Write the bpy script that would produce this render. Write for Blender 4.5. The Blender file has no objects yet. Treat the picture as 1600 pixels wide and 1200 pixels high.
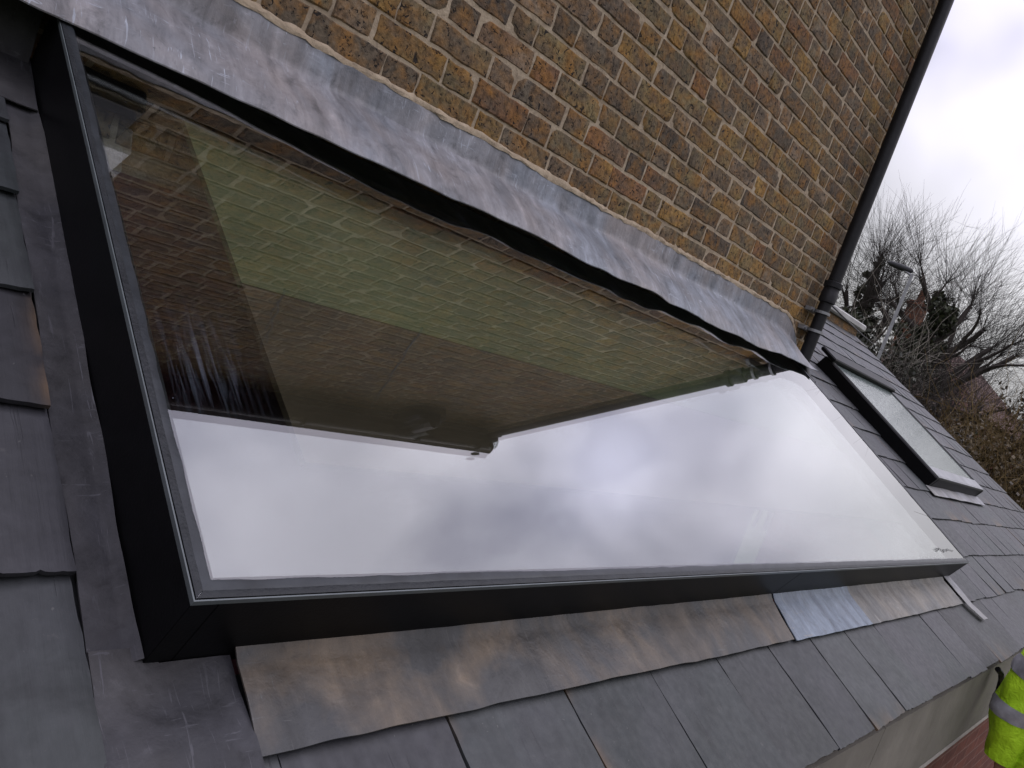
import bpy, math, random
import numpy as np
from mathutils import Matrix, Vector
random.seed(7); RNG = np.random.default_rng(7)
S = bpy.context.scene
COL = S.collection

# ------------------------------------------------------------------ camera
CAM = Vector((0.0, -1.77, 3.05))
RX = (0.6542, 0.1588, 0.7394); RY = (-0.6768, -0.3133, 0.6661); RZ = (0.3375, -0.9363, -0.0975)
cd = bpy.data.cameras.new('camera'); cam = bpy.data.objects.new('camera', cd); COL.objects.link(cam)
cd.sensor_fit = 'HORIZONTAL'; cd.sensor_width = 36.0; cd.lens = 36.0 * 1215.0 / 1600.0
cd.clip_start = 0.02; cd.clip_end = 2000
m3 = Matrix(((RX[0], -RX[1], -RX[2]), (RY[0], -RY[1], -RY[2]), (RZ[0], -RZ[1], -RZ[2])))
cam.matrix_world = Matrix.Translation(CAM) @ m3.to_4x4()
S.camera = cam

# ------------------------------------------------------------------ world: overcast sky with broken cloud
SUN_AZ, SUN_EL = math.radians(-28), math.radians(42)
sdir = (math.cos(SUN_EL) * math.cos(SUN_AZ), math.cos(SUN_EL) * math.sin(SUN_AZ), math.sin(SUN_EL))
w = bpy.data.worlds.new('World'); S.world = w; w.use_nodes = True
nt = w.node_tree; nt.nodes.clear()
def wn(t, **k):
    n = nt.nodes.new(t)
    for a, v in k.items(): setattr(n, a, v)
    return n
out = wn('ShaderNodeOutputWorld'); bg1 = wn('ShaderNodeBackground'); bg2 = wn('ShaderNodeBackground'); addw = wn('ShaderNodeMixShader')
sky = wn('ShaderNodeTexSky', sky_type='NISHITA', sun_disc=False)
sky.sun_elevation = SUN_EL; sky.sun_rotation = math.pi / 2 - SUN_AZ; sky.air_density = 2.0; sky.dust_density = 5.0
nt.links.new(sky.outputs[0], bg1.inputs[0]); bg1.inputs[1].default_value = 0.05
tc = wn('ShaderNodeTexCoord')
def wl(a, b): nt.links.new(a, b)
def wmath(op, a, b=None):
    n = wn('ShaderNodeMath', operation=op)
    for i, x in enumerate((a, b)):
        if x is None: continue
        if isinstance(x, (int, float)): n.inputs[i].default_value = x
        else: wl(x, n.inputs[i])
    return n.outputs[0]
nz = wn('ShaderNodeTexNoise'); nz.inputs['Scale'].default_value = 3.2; nz.inputs['Detail'].default_value = 3.5; nz.inputs['Roughness'].default_value = 0.52; nz.inputs['Distortion'].default_value = 0.3
wl(tc.outputs['Generated'], nz.inputs['Vector'])
cr = wn('ShaderNodeValToRGB')
cr.color_ramp.elements[0].position = 0.36; cr.color_ramp.elements[0].color = (0.46, 0.465, 0.535, 1)
cr.color_ramp.elements[1].position = 0.60; cr.color_ramp.elements[1].color = (0.98, 0.97, 1.01, 1)
wl(nz.outputs[0], cr.inputs[0])
def glow(d, p, amt):
    vm = wn('ShaderNodeVectorMath', operation='DOT_PRODUCT'); wl(tc.outputs['Generated'], vm.inputs[0]); vm.inputs[1].default_value = d
    return wmath('MULTIPLY', wmath('POWER', wmath('MAXIMUM', vm.outputs['Value'], 0.0), p), amt)
def dirv(az, el):
    a, e = math.radians(az), math.radians(el); return (math.cos(e) * math.cos(a), math.cos(e) * math.sin(a), math.sin(e))
g = wmath('ADD', glow(dirv(9.3, 32.7), 380, 0.95), glow(dirv(12.0, 13.0), 90, 0.30))
g = wmath('ADD', g, glow(dirv(8.5, 51), 120, -0.20))
g = wmath('ADD', g, glow(dirv(5.0, 30.5), 300, -0.22))
sx_ = wn('ShaderNodeSeparateXYZ'); wl(tc.outputs['Generated'], sx_.inputs[0])
se_ = wmath('MAXIMUM', sx_.outputs[2], 0.0)
cie = wmath('ADD', wmath('MULTIPLY', se_, wmath('ADD', wmath('MULTIPLY', se_, .27), .70)), 0.105)      # an overcast sky is several times brighter overhead
gm = wmath('MULTIPLY', wmath('ADD', g, 1.0), cie)
vs = wn('ShaderNodeVectorMath', operation='SCALE'); wl(cr.outputs[0], vs.inputs[0]); wl(gm, vs.inputs['Scale'])
mxs = wn('ShaderNodeMix', data_type='RGBA'); mr = wn('ShaderNodeMapRange'); wl(sx_.outputs[2], mr.inputs[0]); mr.inputs[1].default_value = .15; mr.inputs[2].default_value = .42
wl(mr.outputs[0], mxs.inputs[0]); mxs.inputs[6].default_value = (.78, .785, .80, 1)
mxc = wn('ShaderNodeMix', data_type='RGBA', blend_type='MULTIPLY'); mxc.inputs[0].default_value = 1; wl(cr.outputs[0], mxc.inputs[6]); mxc.inputs[7].default_value = (1.0, .97, 1.09, 1)
wl(mxc.outputs[2], mxs.inputs[7])
mx3 = wn('ShaderNodeMix', data_type='RGBA'); mx3.inputs[0].default_value = .92; wl(mxc.outputs[2], mx3.inputs[6]); wl(mxs.outputs[2], mx3.inputs[7]); wl(mx3.outputs[2], vs.inputs[0])
wl(vs.outputs[0], bg2.inputs[0]); bg2.inputs[1].default_value = 3.7
addw.inputs[0].default_value = 0.93; wl(bg1.outputs[0], addw.inputs[1]); wl(bg2.outputs[0], addw.inputs[2]); wl(addw.outputs[0], out.inputs[0])

sl = bpy.data.lights.new('sun', 'SUN'); sl.energy = 0.5; sl.angle = math.radians(30); sl.color = (1, 0.97, 0.92)
so = bpy.data.objects.new('sun', sl); COL.objects.link(so); so.location = (20, 0, 30)
so.rotation_euler = Vector(sdir).to_track_quat('Z', 'Y').to_euler()

S.view_settings.view_transform = 'Standard'; S.view_settings.look = 'None'
S.view_settings.exposure = -0.15; S.view_settings.gamma = 1.0
try:
    S.cycles.max_bounces = 12; S.cycles.transparent_max_bounces = 24; S.cycles.glossy_bounces = 8
except Exception: pass

# ------------------------------------------------------------------ frames
PITCH = math.radians(29)
cp, sp = math.cos(PITCH), math.sin(PITCH)
H0 = 0.76                                   # slate plane is this far under the camera, square to the roof
ROOF_O = Vector((0, CAM.y + H0 * sp, CAM.z - H0 * cp))
F_ROOF = Matrix.Translation(ROOF_O) @ Matrix.Rotation(PITCH, 4, 'X')
F_WORLD = Matrix.Identity(4)

# ------------------------------------------------------------------ object helpers
LOC = {}
def thing(name, label, cat, loc=(0, 0, 0), frame=F_WORLD, group=None, kind=None):
    o = bpy.data.objects.new(name, None); COL.objects.link(o)
    o.empty_display_size = 0.1
    o.matrix_world = frame @ Matrix.Translation(Vector(loc))
    LOC[o.name] = np.array(loc, float)
    o['label'] = label; o['category'] = cat
    if group: o['group'] = group
    if kind: o['kind'] = kind
    return o
def mesh_data(name, V, Fs, mats, cols=None, smooth=False, fmat=None):
    me = bpy.data.meshes.new(name)
    me.from_pydata([tuple(map(float, v)) for v in V], [], Fs)
    for m in (mats if isinstance(mats, (list, tuple)) else [mats]): me.materials.append(m)
    if fmat is not None: me.polygons.foreach_set('material_index', np.asarray(fmat, np.int32))
    if smooth: me.polygons.foreach_set('use_smooth', np.ones(len(me.polygons), bool))
    if cols is not None:
        a = me.attributes.new('tint', 'FLOAT_COLOR', 'POINT')
        c = np.ones((len(V), 4), np.float32); c[:, :3] = np.asarray(cols, np.float32)
        a.data.foreach_set('color', c.ravel())
    if smooth: me.set_sharp_from_angle(angle=math.radians(38))
    me.update(); return me
def part(name, geo, mat, parent, smooth=False, label=None, kind=None):
    """geo = (V, F[, cols[, fmat]]) in the frame of the thing; parent's offset is subtracted."""
    V = np.asarray(geo[0], float) - LOC[parent.name]
    me = mesh_data(name, V, geo[1], mat, geo[2] if len(geo) > 2 else None, smooth, geo[3] if len(geo) > 3 else None)
    o = bpy.data.objects.new(name, me); COL.objects.link(o); o.parent = parent
    LOC[o.name] = LOC[parent.name]
    if label: o['label'] = label
    if kind: o['kind'] = kind
    return o
def solo(name, geo, mat, label, cat, frame=F_WORLD, smooth=False, group=None, kind=None, origin=None):
    V = np.asarray(geo[0], float)
    if origin is None:
        origin = (V.min(0) + V.max(0)) / 2; origin[2] = V[:, 2].min()
    origin = np.asarray(origin, float)
    me = mesh_data(name, V - origin, geo[1], mat, geo[2] if len(geo) > 2 else None, smooth, geo[3] if len(geo) > 3 else None)
    o = bpy.data.objects.new(name, me); COL.objects.link(o)
    o.matrix_world = frame @ Matrix.Translation(Vector(origin)); LOC[o.name] = origin
    if label: o['label'] = label
    if cat: o['category'] = cat
    if group: o['group'] = group
    if kind: o['kind'] = kind
    return o

class MB:
    def __init__(s): s.V = []; s.F = []; s.C = []; s.n = 0
    def add(s, V, F, c=(1, 1, 1)):
        V = np.asarray(V, float); s.V.append(V); s.F += [tuple(int(i) + s.n for i in f) for f in F]
        c = np.asarray(c, float)
        s.C.append(np.tile(c, (len(V), 1)) if c.ndim == 1 else c); s.n += len(V)
    def box(s, a, b, c=(1, 1, 1)):
        x0, y0, z0 = a; x1, y1, z1 = b
        V = [(x0, y0, z0), (x1, y0, z0), (x1, y1, z0), (x0, y1, z0), (x0, y0, z1), (x1, y0, z1), (x1, y1, z1), (x0, y1, z1)]
        s.add(V, [(0, 3, 2, 1), (4, 5, 6, 7), (0, 1, 5, 4), (1, 2, 6, 5), (2, 3, 7, 6), (3, 0, 4, 7)], c)
    def bbox(s, a, b, r, c=(1, 1, 1)):
        """box with chamfered edges"""
        a = np.array(a, float); b = np.array(b, float); V = []; idx = {}
        for i in (0, 1):
            for j in (0, 1):
                for k in (0, 1):
                    p = np.array([(a, b)[i][0], (a, b)[j][1], (a, b)[k][2]])
                    sg = np.array([1 - 2 * i, 1 - 2 * j, 1 - 2 * k])
                    for ax in range(3):
                        q = p + sg * r; q[ax] = p[ax]; idx[(i, j, k, ax)] = len(V); V.append(q)
        F = []
        for ax in range(3):
            o1, o2 = [(1, 2), (2, 0), (0, 1)][ax]
            for sd in (0, 1):
                loop = []
                for u, v in ((0, 0), (1, 0), (1, 1), (0, 1)):
                    key = [0, 0, 0]; key[ax] = sd; key[o1] = u; key[o2] = v; loop.append(idx[(*key, ax)])
                F.append(tuple(loop if sd else loop[::-1]))
            # edges along ax
            ed = {}
            for u in (0, 1):
                for v in (0, 1):
                    k0 = [0, 0, 0]; k1 = [0, 0, 0]; k0[ax] = 0; k1[ax] = 1
                    for kk in (k0, k1): kk[o1] = u; kk[o2] = v
                    q = (idx[(*k0, o1)], idx[(*k0, o2)], idx[(*k1, o2)], idx[(*k1, o1)])
                    F.append(q if (u ^ v) else q[::-1])
        for i in (0, 1):
            for j in (0, 1):
                for k in (0, 1):
                    t = (idx[(i, j, k, 0)], idx[(i, j, k, 1)], idx[(i, j, k, 2)])
                    F.append(t if (i + j + k) % 2 else t[::-1])
        s.add(V, F, c)
    def tube(s, pts, rad, n=8, c=(1, 1, 1), caps=True):
        pts = np.asarray(pts, float); m = len(pts)
        rad = np.full(m, rad) if np.isscalar(rad) else np.asarray(rad, float)
        T = np.gradient(pts, axis=0); T /= np.linalg.norm(T, axis=1)[:, None] + 1e-12
        ref = np.array([0, 0, 1.0]) if abs(T[0][2]) < .9 else np.array([1.0, 0, 0])
        V = []; ang = np.linspace(0, 2 * math.pi, n, endpoint=False)
        u = np.cross(T[0], ref); u /= np.linalg.norm(u)
        for i in range(m):
            u = u - T[i] * (u @ T[i]); u /= np.linalg.norm(u) + 1e-12; v = np.cross(T[i], u)
            V.append(pts[i] + rad[i] * (np.cos(ang)[:, None] * u + np.sin(ang)[:, None] * v))
        F = [(i * n + j, i * n + (j + 1) % n, (i + 1) * n + (j + 1) % n, (i + 1) * n + j) for i in range(m - 1) for j in range(n)]
        if caps: F += [tuple(range(n - 1, -1, -1)), tuple((m - 1) * n + j for j in range(n))]
        s.add(np.concatenate(V), F, c)
    def sheet(s, P, th, nrm, c=(1, 1, 1)):
        """P[nu][nv][3] surface with thickness th below along -nrm"""
        P = np.asarray(P, float); nu, nv = P.shape[:2]
        nrm = np.asarray(nrm, float)
        A = P.reshape(-1, 3); B = (P - nrm * th).reshape(-1, 3); N = nu * nv
        F = []
        for i in range(nu - 1):
            for j in range(nv - 1):
                a, b, cc, d = i * nv + j, (i + 1) * nv + j, (i + 1) * nv + j + 1, i * nv + j + 1
                F.append((a, b, cc, d)); F.append((N + d, N + cc, N + b, N + a))
        for i in range(nu - 1):
            a, b = i * nv, (i + 1) * nv; F.append((b, a, N + a, N + b))
            a, b = i * nv + nv - 1, (i + 1) * nv + nv - 1; F.append((a, b, N + b, N + a))
        for j in range(nv - 1):
            a, b = j, j + 1; F.append((a, b, N + b, N + a))
            a, b = (nu - 1) * nv + j, (nu - 1) * nv + j + 1; F.append((b, a, N + a, N + b))
        s.add(np.concatenate([A, B]), F, c)
    def geo(s): return (np.concatenate(s.V), s.F, np.concatenate(s.C))

def vnoise(x, seed=0):
    """smooth 1-D value noise, vectorised"""
    x = np.asarray(x, float); i = np.floor(x).astype(int); f = x - i; f = f * f * (3 - 2 * f)
    def h(k): 
        t = np.sin((k + seed * 57.3) * 127.1) * 43758.5453; return t - np.floor(t)
    return (h(i) * (1 - f) + h(i + 1) * f) * 2 - 1
def vnoise2(x, y, seed=0):
    x = np.asarray(x, float); y = np.asarray(y, float)
    i = np.floor(x).astype(int); j = np.floor(y).astype(int); f = x - i; g_ = y - j
    f = f * f * (3 - 2 * f); g_ = g_ * g_ * (3 - 2 * g_)
    def h(a, b):
        t = np.sin(a * 127.1 + b * 311.7 + seed * 74.7) * 43758.5453; return t - np.floor(t)
    return ((h(i, j) * (1 - f) + h(i + 1, j) * f) * (1 - g_) + (h(i, j + 1) * (1 - f) + h(i + 1, j + 1) * f) * g_) * 2 - 1

# ------------------------------------------------------------------ material helpers
class NT:
    def __init__(s, name):
        s.m = bpy.data.materials.new(name); s.m.use_nodes = True; s.t = s.m.node_tree; s.t.nodes.clear()
        s.out = s.t.nodes.new('ShaderNodeOutputMaterial')
    def n(s, t, **k):
        q = s.t.nodes.new(t)
        for a, v in k.items(): setattr(q, a, v)
        return q
    def l(s, a, b): s.t.links.new(a, b)
    def setin(s, sock, v):
        if v is None: return
        if hasattr(v, 'is_output') or hasattr(v, 'links'): s.l(v, sock)
        else:
            if isinstance(v, (tuple, list)) and len(v) == 3 and sock.type == 'RGBA': v = (*v, 1)
            sock.default_value = v
    def math(s, op, a, b=None, c=None, clamp=False):
        q = s.n('ShaderNodeMath', operation=op, use_clamp=clamp)
        for i, x in enumerate((a, b, c)): s.setin(q.inputs[i], x)
        return q.outputs[0]
    def coord(s, scale=(1, 1, 1), rot=(0, 0, 0), src='Object'):
        c = s.n('ShaderNodeTexCoord'); m = s.n('ShaderNodeMapping'); s.l(c.outputs[src], m.inputs[0])
        m.inputs['Scale'].default_value = scale; m.inputs['Rotation'].default_value = rot
        return m.outputs[0]
    def noise(s, vec, scale, detail=4, rough=.55, dist=0):
        q = s.n('ShaderNodeTexNoise'); s.l(vec, q.inputs['Vector'])
        q.inputs['Scale'].default_value = scale; q.inputs['Detail'].default_value = detail
        q.inputs['Roughness'].default_value = rough; q.inputs['Distortion'].default_value = dist
        return q.outputs[0]
    def voro(s, vec, scale, feature='F1'):
        q = s.n('ShaderNodeTexVoronoi', feature=feature); s.l(vec, q.inputs['Vector']); q.inputs['Scale'].default_value = scale
        return q.outputs['Distance']
    def ramp(s, v, stops, interp='LINEAR'):
        q = s.n('ShaderNodeValToRGB'); s.l(v, q.inputs[0]); e = q.color_ramp; e.interpolation = interp
        while len(e.elements) < len(stops): e.elements.new(0.5)
        for el, (p, c) in zip(e.elements, stops):
            el.position = p; el.color = (c, c, c, 1) if np.isscalar(c) else (*c, 1)
        return q.outputs[0]
    def mix(s, f, a, b, mode='MIX'):
        q = s.n('ShaderNodeMix', data_type='RGBA', blend_type=mode)
        s.setin(q.inputs[0], f); s.setin(q.inputs[6], a); s.setin(q.inputs[7], b)
        return q.outputs[2]
    def attr(s, name='tint'):
        q = s.n('ShaderNodeAttribute', attribute_name=name); return q.outputs['Color']
    def bump(s, h, strength=.3, dist=.01):
        q = s.n('ShaderNodeBump'); s.l(h, q.inputs['Height']); q.inputs['Strength'].default_value = strength; q.inputs['Distance'].default_value = dist
        return q.outputs[0]
    def pbr(s, col, rough=.6, metal=0, spec=.5, normal=None, **k):
        q = s.n('ShaderNodeBsdfPrincipled')
        s.setin(q.inputs['Base Color'], col); s.setin(q.inputs['Roughness'], rough); s.setin(q.inputs['Metallic'], metal)
        s.setin(q.inputs['Specular IOR Level'], spec)
        if normal is not None: s.l(normal, q.inputs['Normal'])
        for kk, v in k.items(): s.setin(q.inputs[kk], v)
        s.l(q.outputs[0], s.out.inputs[0]); return s.m
def simple(name, col, rough=.6, metal=0, spec=.5, var=.25, scale=6, bump=.1):
    t = NT(name); c = t.coord(); nz_ = t.noise(c, scale, 5)
    lo = tuple(x * (1 - var) for x in col); hi = tuple(x * (1 + var) for x in col)
    return t.pbr(t.ramp(nz_, [(.3, lo), (.7, hi)]), rough, metal, spec, t.bump(t.noise(c, scale * 6, 4), bump, .01) if bump else None)

def mat_brick():
    t = NT('stock_brick'); c = t.coord(); a = t.attr()
    n1 = t.noise(c, 14, 5, .6, .4); n2 = t.noise(c, 55, 5, .65); n3 = t.noise(c, 140, 3)
    col = t.mix(t.ramp(n1, [(.42, 0.), (.64, .75)]), a, (.225, .105, .022), 'MIX')
    col = t.mix(t.ramp(t.noise(t.coord((1, 1, 1.6)), 9, 4, .6), [(.44, .0), (.62, .75)]), col, (.088, .066, .046))
    col = t.mix(1.0, col, t.ramp(n2, [(.30, .30), (.5, .92), (.72, 1.35)]), 'MULTIPLY')
    # soot and burnt pits
    pit = t.ramp(t.noise(c, 75, 2, .5, .8), [(.32, 1.), (.38, 0.)])
    crk = t.ramp(t.noise(t.coord((1, 1, 1)), 26, 6, .75, 1.2), [(.345, 1.), (.39, 0.)])
    dark = t.math('MAXIMUM', pit, crk)
    col = t.mix(dark, col, (.018, .014, .011))
    h = t.math('SUBTRACT', t.math('ADD', t.math('MULTIPLY', n2, .7), t.math('MULTIPLY', n3, .3)), t.math('MULTIPLY', dark, .8))
    return t.pbr(col, .9, 0, .25, t.bump(h, .9, .006))
def mat_mortar():
    t = NT('lime_mortar'); c = t.coord(); n = t.noise(c, 30, 5, .65)
    col = t.ramp(n, [(.3, (.20, .16, .115)), (.5, (.31, .25, .175)), (.75, (.38, .315, .23))])
    col = t.mix(t.ramp(t.noise(c, 7, 4), [(.48, 0.), (.72, .45)]), col, (.17, .125, .08))
    return t.pbr(col, .95, 0, .15, t.bump(t.noise(c, 110, 4), .6, .006))
def mat_slate():
    t = NT('welsh_slate'); a = t.attr(); c = t.coord()
    st = t.noise(t.coord((60, 3.5, 20), (0, 0, .12)), 1.0, 5, .6, .3)     # riven grain running down the slope
    n1 = t.noise(c, 5, 4); n2 = t.noise(c, 60, 4)
    col = t.mix(1., a, t.ramp(st, [(.25, .78), (.5, 1.), (.75, 1.18)]), 'MULTIPLY')
    col = t.mix(t.ramp(n1, [(.42, 0.), (.75, .5)]), col, (.044, .043, .049))
    col = t.mix(t.ramp(t.noise(c, 22, 6, .7), [(.64, 0.), (.74, .5)]), col, (.085, .082, .078))
    col = t.mix(t.ramp(t.noise(c, 120, 2, .5), [(.73, 0.), (.77, .6)]), col, (.10, .10, .095))
    col = t.mix(1., col, t.ramp(t.noise(c, 11, 6, .7, .5), [(.3, .72), (.5, 1.), (.7, 1.25)]), 'MULTIPLY')
    fine = t.ramp(t.noise(t.coord((90, 5, 40), (0, 0, .12)), 1.0, 3, .5, .8), [(.27, 1.), (.33, 0.)])
    col = t.mix(t.math('MULTIPLY', fine, .55), col, (.018, .018, .02))
    h = t.math('ADD', t.math('MULTIPLY', st, .5), t.math('MULTIPLY', n2, .25))
    h = t.math('SUBTRACT', h, t.math('MULTIPLY', fine, .25))
    return t.pbr(col, t.ramp(n2, [(.3, .42), (.7, .58)]), 0, .28, t.bump(h, .5, .004))
def mat_lead(name, base, light, stain, stain_amt, streak=(22, 2.0, 2.0), blue=None, seed=0.0, rough=.52, st_scale=2.6, spec=.4):
    t = NT(name)
    co = t.n('ShaderNodeTexCoord')
    def mp(sc):
        m = t.n('ShaderNodeMapping'); t.l(co.outputs['Object'], m.inputs[0]); m.inputs['Scale'].default_value = sc; m.inputs['Location'].default_value = (seed, seed * 1.7, seed * .6); return m.outputs[0]
    c = mp((1, 1, 1)); n1 = t.noise(c, 7, 6, .62, .3); sk = t.noise(mp(streak), 1., 6, .66, .6); n3 = t.noise(c, st_scale, 4, .6, .5)
    col = t.ramp(n1, [(.3, base), (.72, light)])
    col = t.mix(t.ramp(n3, [(.5 - stain_amt * .3, 0.), (.72 - stain_amt * .2, .85)]), col, stain)
    col = t.mix(1., col, t.ramp(sk, [(.30, .60), (.5, 1.), (.70, 1.42)]), 'MULTIPLY')
    if blue:
        (bx0, bx1) = blue
        sx = t.n('ShaderNodeSeparateXYZ'); t.l(co.outputs['Object'], sx.inputs[0])
        wv = t.math('ADD', sx.outputs[0], t.math('MULTIPLY', t.math('SUBTRACT', sk, .5), .09))
        f = t.math('MULTIPLY', t.math('LESS_THAN', wv, bx1), t.math('GREATER_THAN', wv, bx0))
        col = t.mix(t.math('MULTIPLY', f, .88), col, t.ramp(t.noise(mp((26, 5, 5)), 1., 6, .7, .5), [(.3, (.08, .10, .13)), (.6, (.17, .21, .255)), (.8, (.25, .30, .35))]))
    sc1 = t.ramp(t.noise(mp((110, 9, 9)), 1., 3, .6, 1.6), [(.63, 0.), (.67, .75)]); sc2 = t.ramp(t.noise(mp((14, 120, 60)), 1., 3, .6, 1.2), [(.65, 0.), (.69, .6)])
    col = t.mix(t.math('MULTIPLY', t.math('MAXIMUM', sc1, sc2), t.ramp(t.noise(c, 3.3, 3), [(.42, 0.), (.58, 1.)])), col, tuple(min(1, x * 1.7) for x in light))
    blot = t.ramp(t.noise(c, 19, 7, .72, .6), [(.30, .50), (.45, .92), (.60, 1.08), (.72, 1.5)]); col = t.mix(1., col, blot, 'MULTIPLY')
    white = t.ramp(t.noise(c, 34, 6, .75, .8), [(.68, 0.), (.76, .55)])
    col = t.mix(white, col, (.30, .30, .31))
    dk = t.ramp(t.noise(c, 45, 4, .7, .3), [(.24, .8), (.31, 0.)])
    col = t.mix(dk, col, (.04, .04, .045))
    h = t.math('ADD', t.math('ADD', t.math('MULTIPLY', n1, .6), t.math('MULTIPLY', t.noise(c, 55, 5, .65, .4), .22)), t.math('MULTIPLY', sk, .35))
    return t.pbr(col, t.ramp(n1, [(.3, rough - .08), (.7, rough + .12)]), .0, spec, t.bump(h, .8, .007))
def mat_glass(name, tint=(.93, .97, .95)):
    t = NT(name)
    ge = t.n('ShaderNodeNewGeometry'); ior = t.math('ADD', t.math('MULTIPLY', ge.outputs['Backfacing'], 1 / 1.52 - 1.52), 1.52)
    fr = t.n('ShaderNodeFresnel'); t.l(ior, fr.inputs['IOR'])
    r = fr.outputs[0]; R = t.math('DIVIDE', t.math('MULTIPLY', r, 2.), t.math('ADD', r, 1.), clamp=True)
    tr = t.n('ShaderNodeBsdfTransparent'); tr.inputs[0].default_value = (*tint, 1)
    gl = t.n('ShaderNodeBsdfGlossy'); gl.inputs['Roughness'].default_value = 0.0; gl.inputs['Color'].default_value = (1, 1, 1, 1)
    # the long unit is slightly bowed: a broad ripple in the reflection
    c = t.coord((1, 1, 1)); t.l(t.bump(t.noise(c, 1.6, 0, .4), .0018, .02), gl.inputs['Normal'])
    mx = t.n('ShaderNodeMixShader'); t.l(R, mx.inputs[0]); t.l(tr.outputs[0], mx.inputs[1]); t.l(gl.outputs[0], mx.inputs[2])
    # dust and wiping marks
    sm = t.ramp(t.noise(t.coord((9, 2.5, 3), (0, 0, .2)), 1.0, 5, .7, .5), [(.62, 0.), (.85, .03)])
    spk = t.ramp(t.noise(c, 160, 2, .5), [(.76, 0.), (.80, .10)])
    sxx = t.n('ShaderNodeSeparateXYZ'); t.l(c, sxx.inputs[0])
    def gau(o, m, w_): q_ = t.math('DIVIDE', t.math('SUBTRACT', o, m), w_); return t.math('POWER', 2.718, t.math('MULTIPLY', t.math('MULTIPLY', q_, q_), -1.))
    wipe = t.math('MULTIPLY', gau(sxx.outputs[0], -1.615, .055), gau(sxx.outputs[1], .345, .085))
    wipe = t.math('MULTIPLY', wipe, t.ramp(t.noise(t.coord((95, 5, 1), (0, 0, .18)), 1.0, 5, .7, .6), [(.50, 0.), (.72, .13)]))
    sm = t.math('ADD', sm, wipe)
    df = t.n('ShaderNodeBsdfDiffuse'); df.inputs[0].default_value = (.33, .37, .46, 1)
    mx2 = t.n('ShaderNodeMixShader'); t.l(t.math('ADD', sm, spk, clamp=True), mx2.inputs[0]); t.l(mx.outputs[0], mx2.inputs[1]); t.l(df.outputs[0], mx2.inputs[2])
    t.l(mx2.outputs[0], t.out.inputs[0]); return t.m
def mat_leaf(name, c0, c1, rough=.6, spec=.3):
    t = NT(name); a = t.attr()
    return t.pbr(a, rough, 0, spec)

M = dict(
    brick=mat_brick(), mortar=mat_mortar(), slate=mat_slate(),
    lead_wall=mat_lead('lead_sheet_blue', (.080, .089, .102), (.185, .200, .225), (.195, .172, .162), .28, (16, 6, 1.5), seed=3.1),
    lead_side=mat_lead('lead_sheet_dark', (.023, .023, .026), (.047, .047, .052), (.046, .044, .042), .3, (5, 5, 5), seed=1.4, rough=.6, spec=.25),
    lead_apron=mat_lead('lead_sheet_brown', (.022, .023, .0245), (.047, .047, .045), (.105, .078, .050), .24, (16, 3.0, 3), seed=8.2, st_scale=5.5),
    lead_apron_blue=mat_lead('lead_sheet_patched', (.065, .065, .061), (.125, .123, .114), (.145, .128, .102), .3, (22, 3.5, 3), blue=(-9, -.30), seed=5.5, st_scale=5.5),
    lead_small=mat_lead('lead_sheet_grey', (.12, .122, .128), (.21, .213, .22), (.17, .165, .15), .2, (12, 3, 3), seed=2.2),
    black=simple('black_powder_coat', (.0035, .0035, .004), .42, 0, .10, .15, 40, .04),
    black_pipe=simple('black_pipe_paint', (.010, .010, .011), .5, 0, .22, .3, 12, .12),
    trim=simple('grey_sealant', (.022, .025, .028), .28, 0, .20, .3, 30, .05),
    frit=simple('black_sealant', (.016, .018, .020), .42, 0, .18, .3, 25, .2), edge=simple('glass_edge_arris', (.085, .098, .10), .3, 0, .3, .15, 20, 0),
    glass=mat_glass('clear_glass'),
    board=simple('render_board', (.145, .134, .112), .8, 0, .2, .22, 3.5, .25),
    fascia_light=simple('board_edge', (.24, .22, .19), .8, 0, .2, .2, 5, .2),
    soffit=simple('black_soffit', (.015, .016, .017), .6, 0, .3, .2, 6, .1),
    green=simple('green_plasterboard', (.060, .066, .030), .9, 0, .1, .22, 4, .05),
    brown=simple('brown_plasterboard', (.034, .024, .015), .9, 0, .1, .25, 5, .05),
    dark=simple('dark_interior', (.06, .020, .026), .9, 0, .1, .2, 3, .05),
    stone=simple('coping_stone', (.36, .36, .34), .85, 0, .2, .2, 5, .3),
    white=simple('white_paint', (.75, .75, .76), .5, 0, .4, .08, 5, .05),
    conc=simple('concrete_paving', (.22, .21, .2), .9, 0, .2, .3, 1.3, .3),
    galv=simple('galvanised_steel', (.22, .225, .23), .45, .6, .5, .2, 8, .1),
    wood=simple('scaffold_board', (.30, .22, .13), .8, 0, .2, .3, 6, .2),
    bark=simple('bark', (.035, .030, .026), .95, 0, .15, .3, 8, .3),
    twig=simple('twig_bark', (.030, .026, .023), .95, 0, .1, .3, 3, 0),
    twig_grey=simple('grey_twig_bark', (.17, .155, .13), .95, 0, .1, .3, 3, 0),
    leaf=mat_leaf('leaf', 0, 0),
)

# ------------------------------------------------------------------ ground
gm_ = MB(); gm_.sheet([[(-400, -400, 0), (-400, 600, 0)], [(900, -400, 0), (900, 600, 0)]], .2, (0, 0, 1))
t = NT('ground_grass'); c = t.coord(); 
t.pbr(t.ramp(t.noise(c, .35, 6, .65), [(.3, (.035, .05, .018)), (.6, (.06, .07, .03)), (.8, (.10, .085, .055))]), .95, 0, .1, t.bump(t.noise(c, 14, 5), .5, .05))
solo('ground', gm_.geo(), t.m, None, None, kind='structure')
pv = MB(); pv.sheet([[(-4, -6, .008), (-4, 8, .008)], [(11, -6, .008), (11, 8, .008)]], .006, (0, 0, 1))
solo('patio', pv.geo(), M['conc'], None, None, kind='structure')

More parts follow.
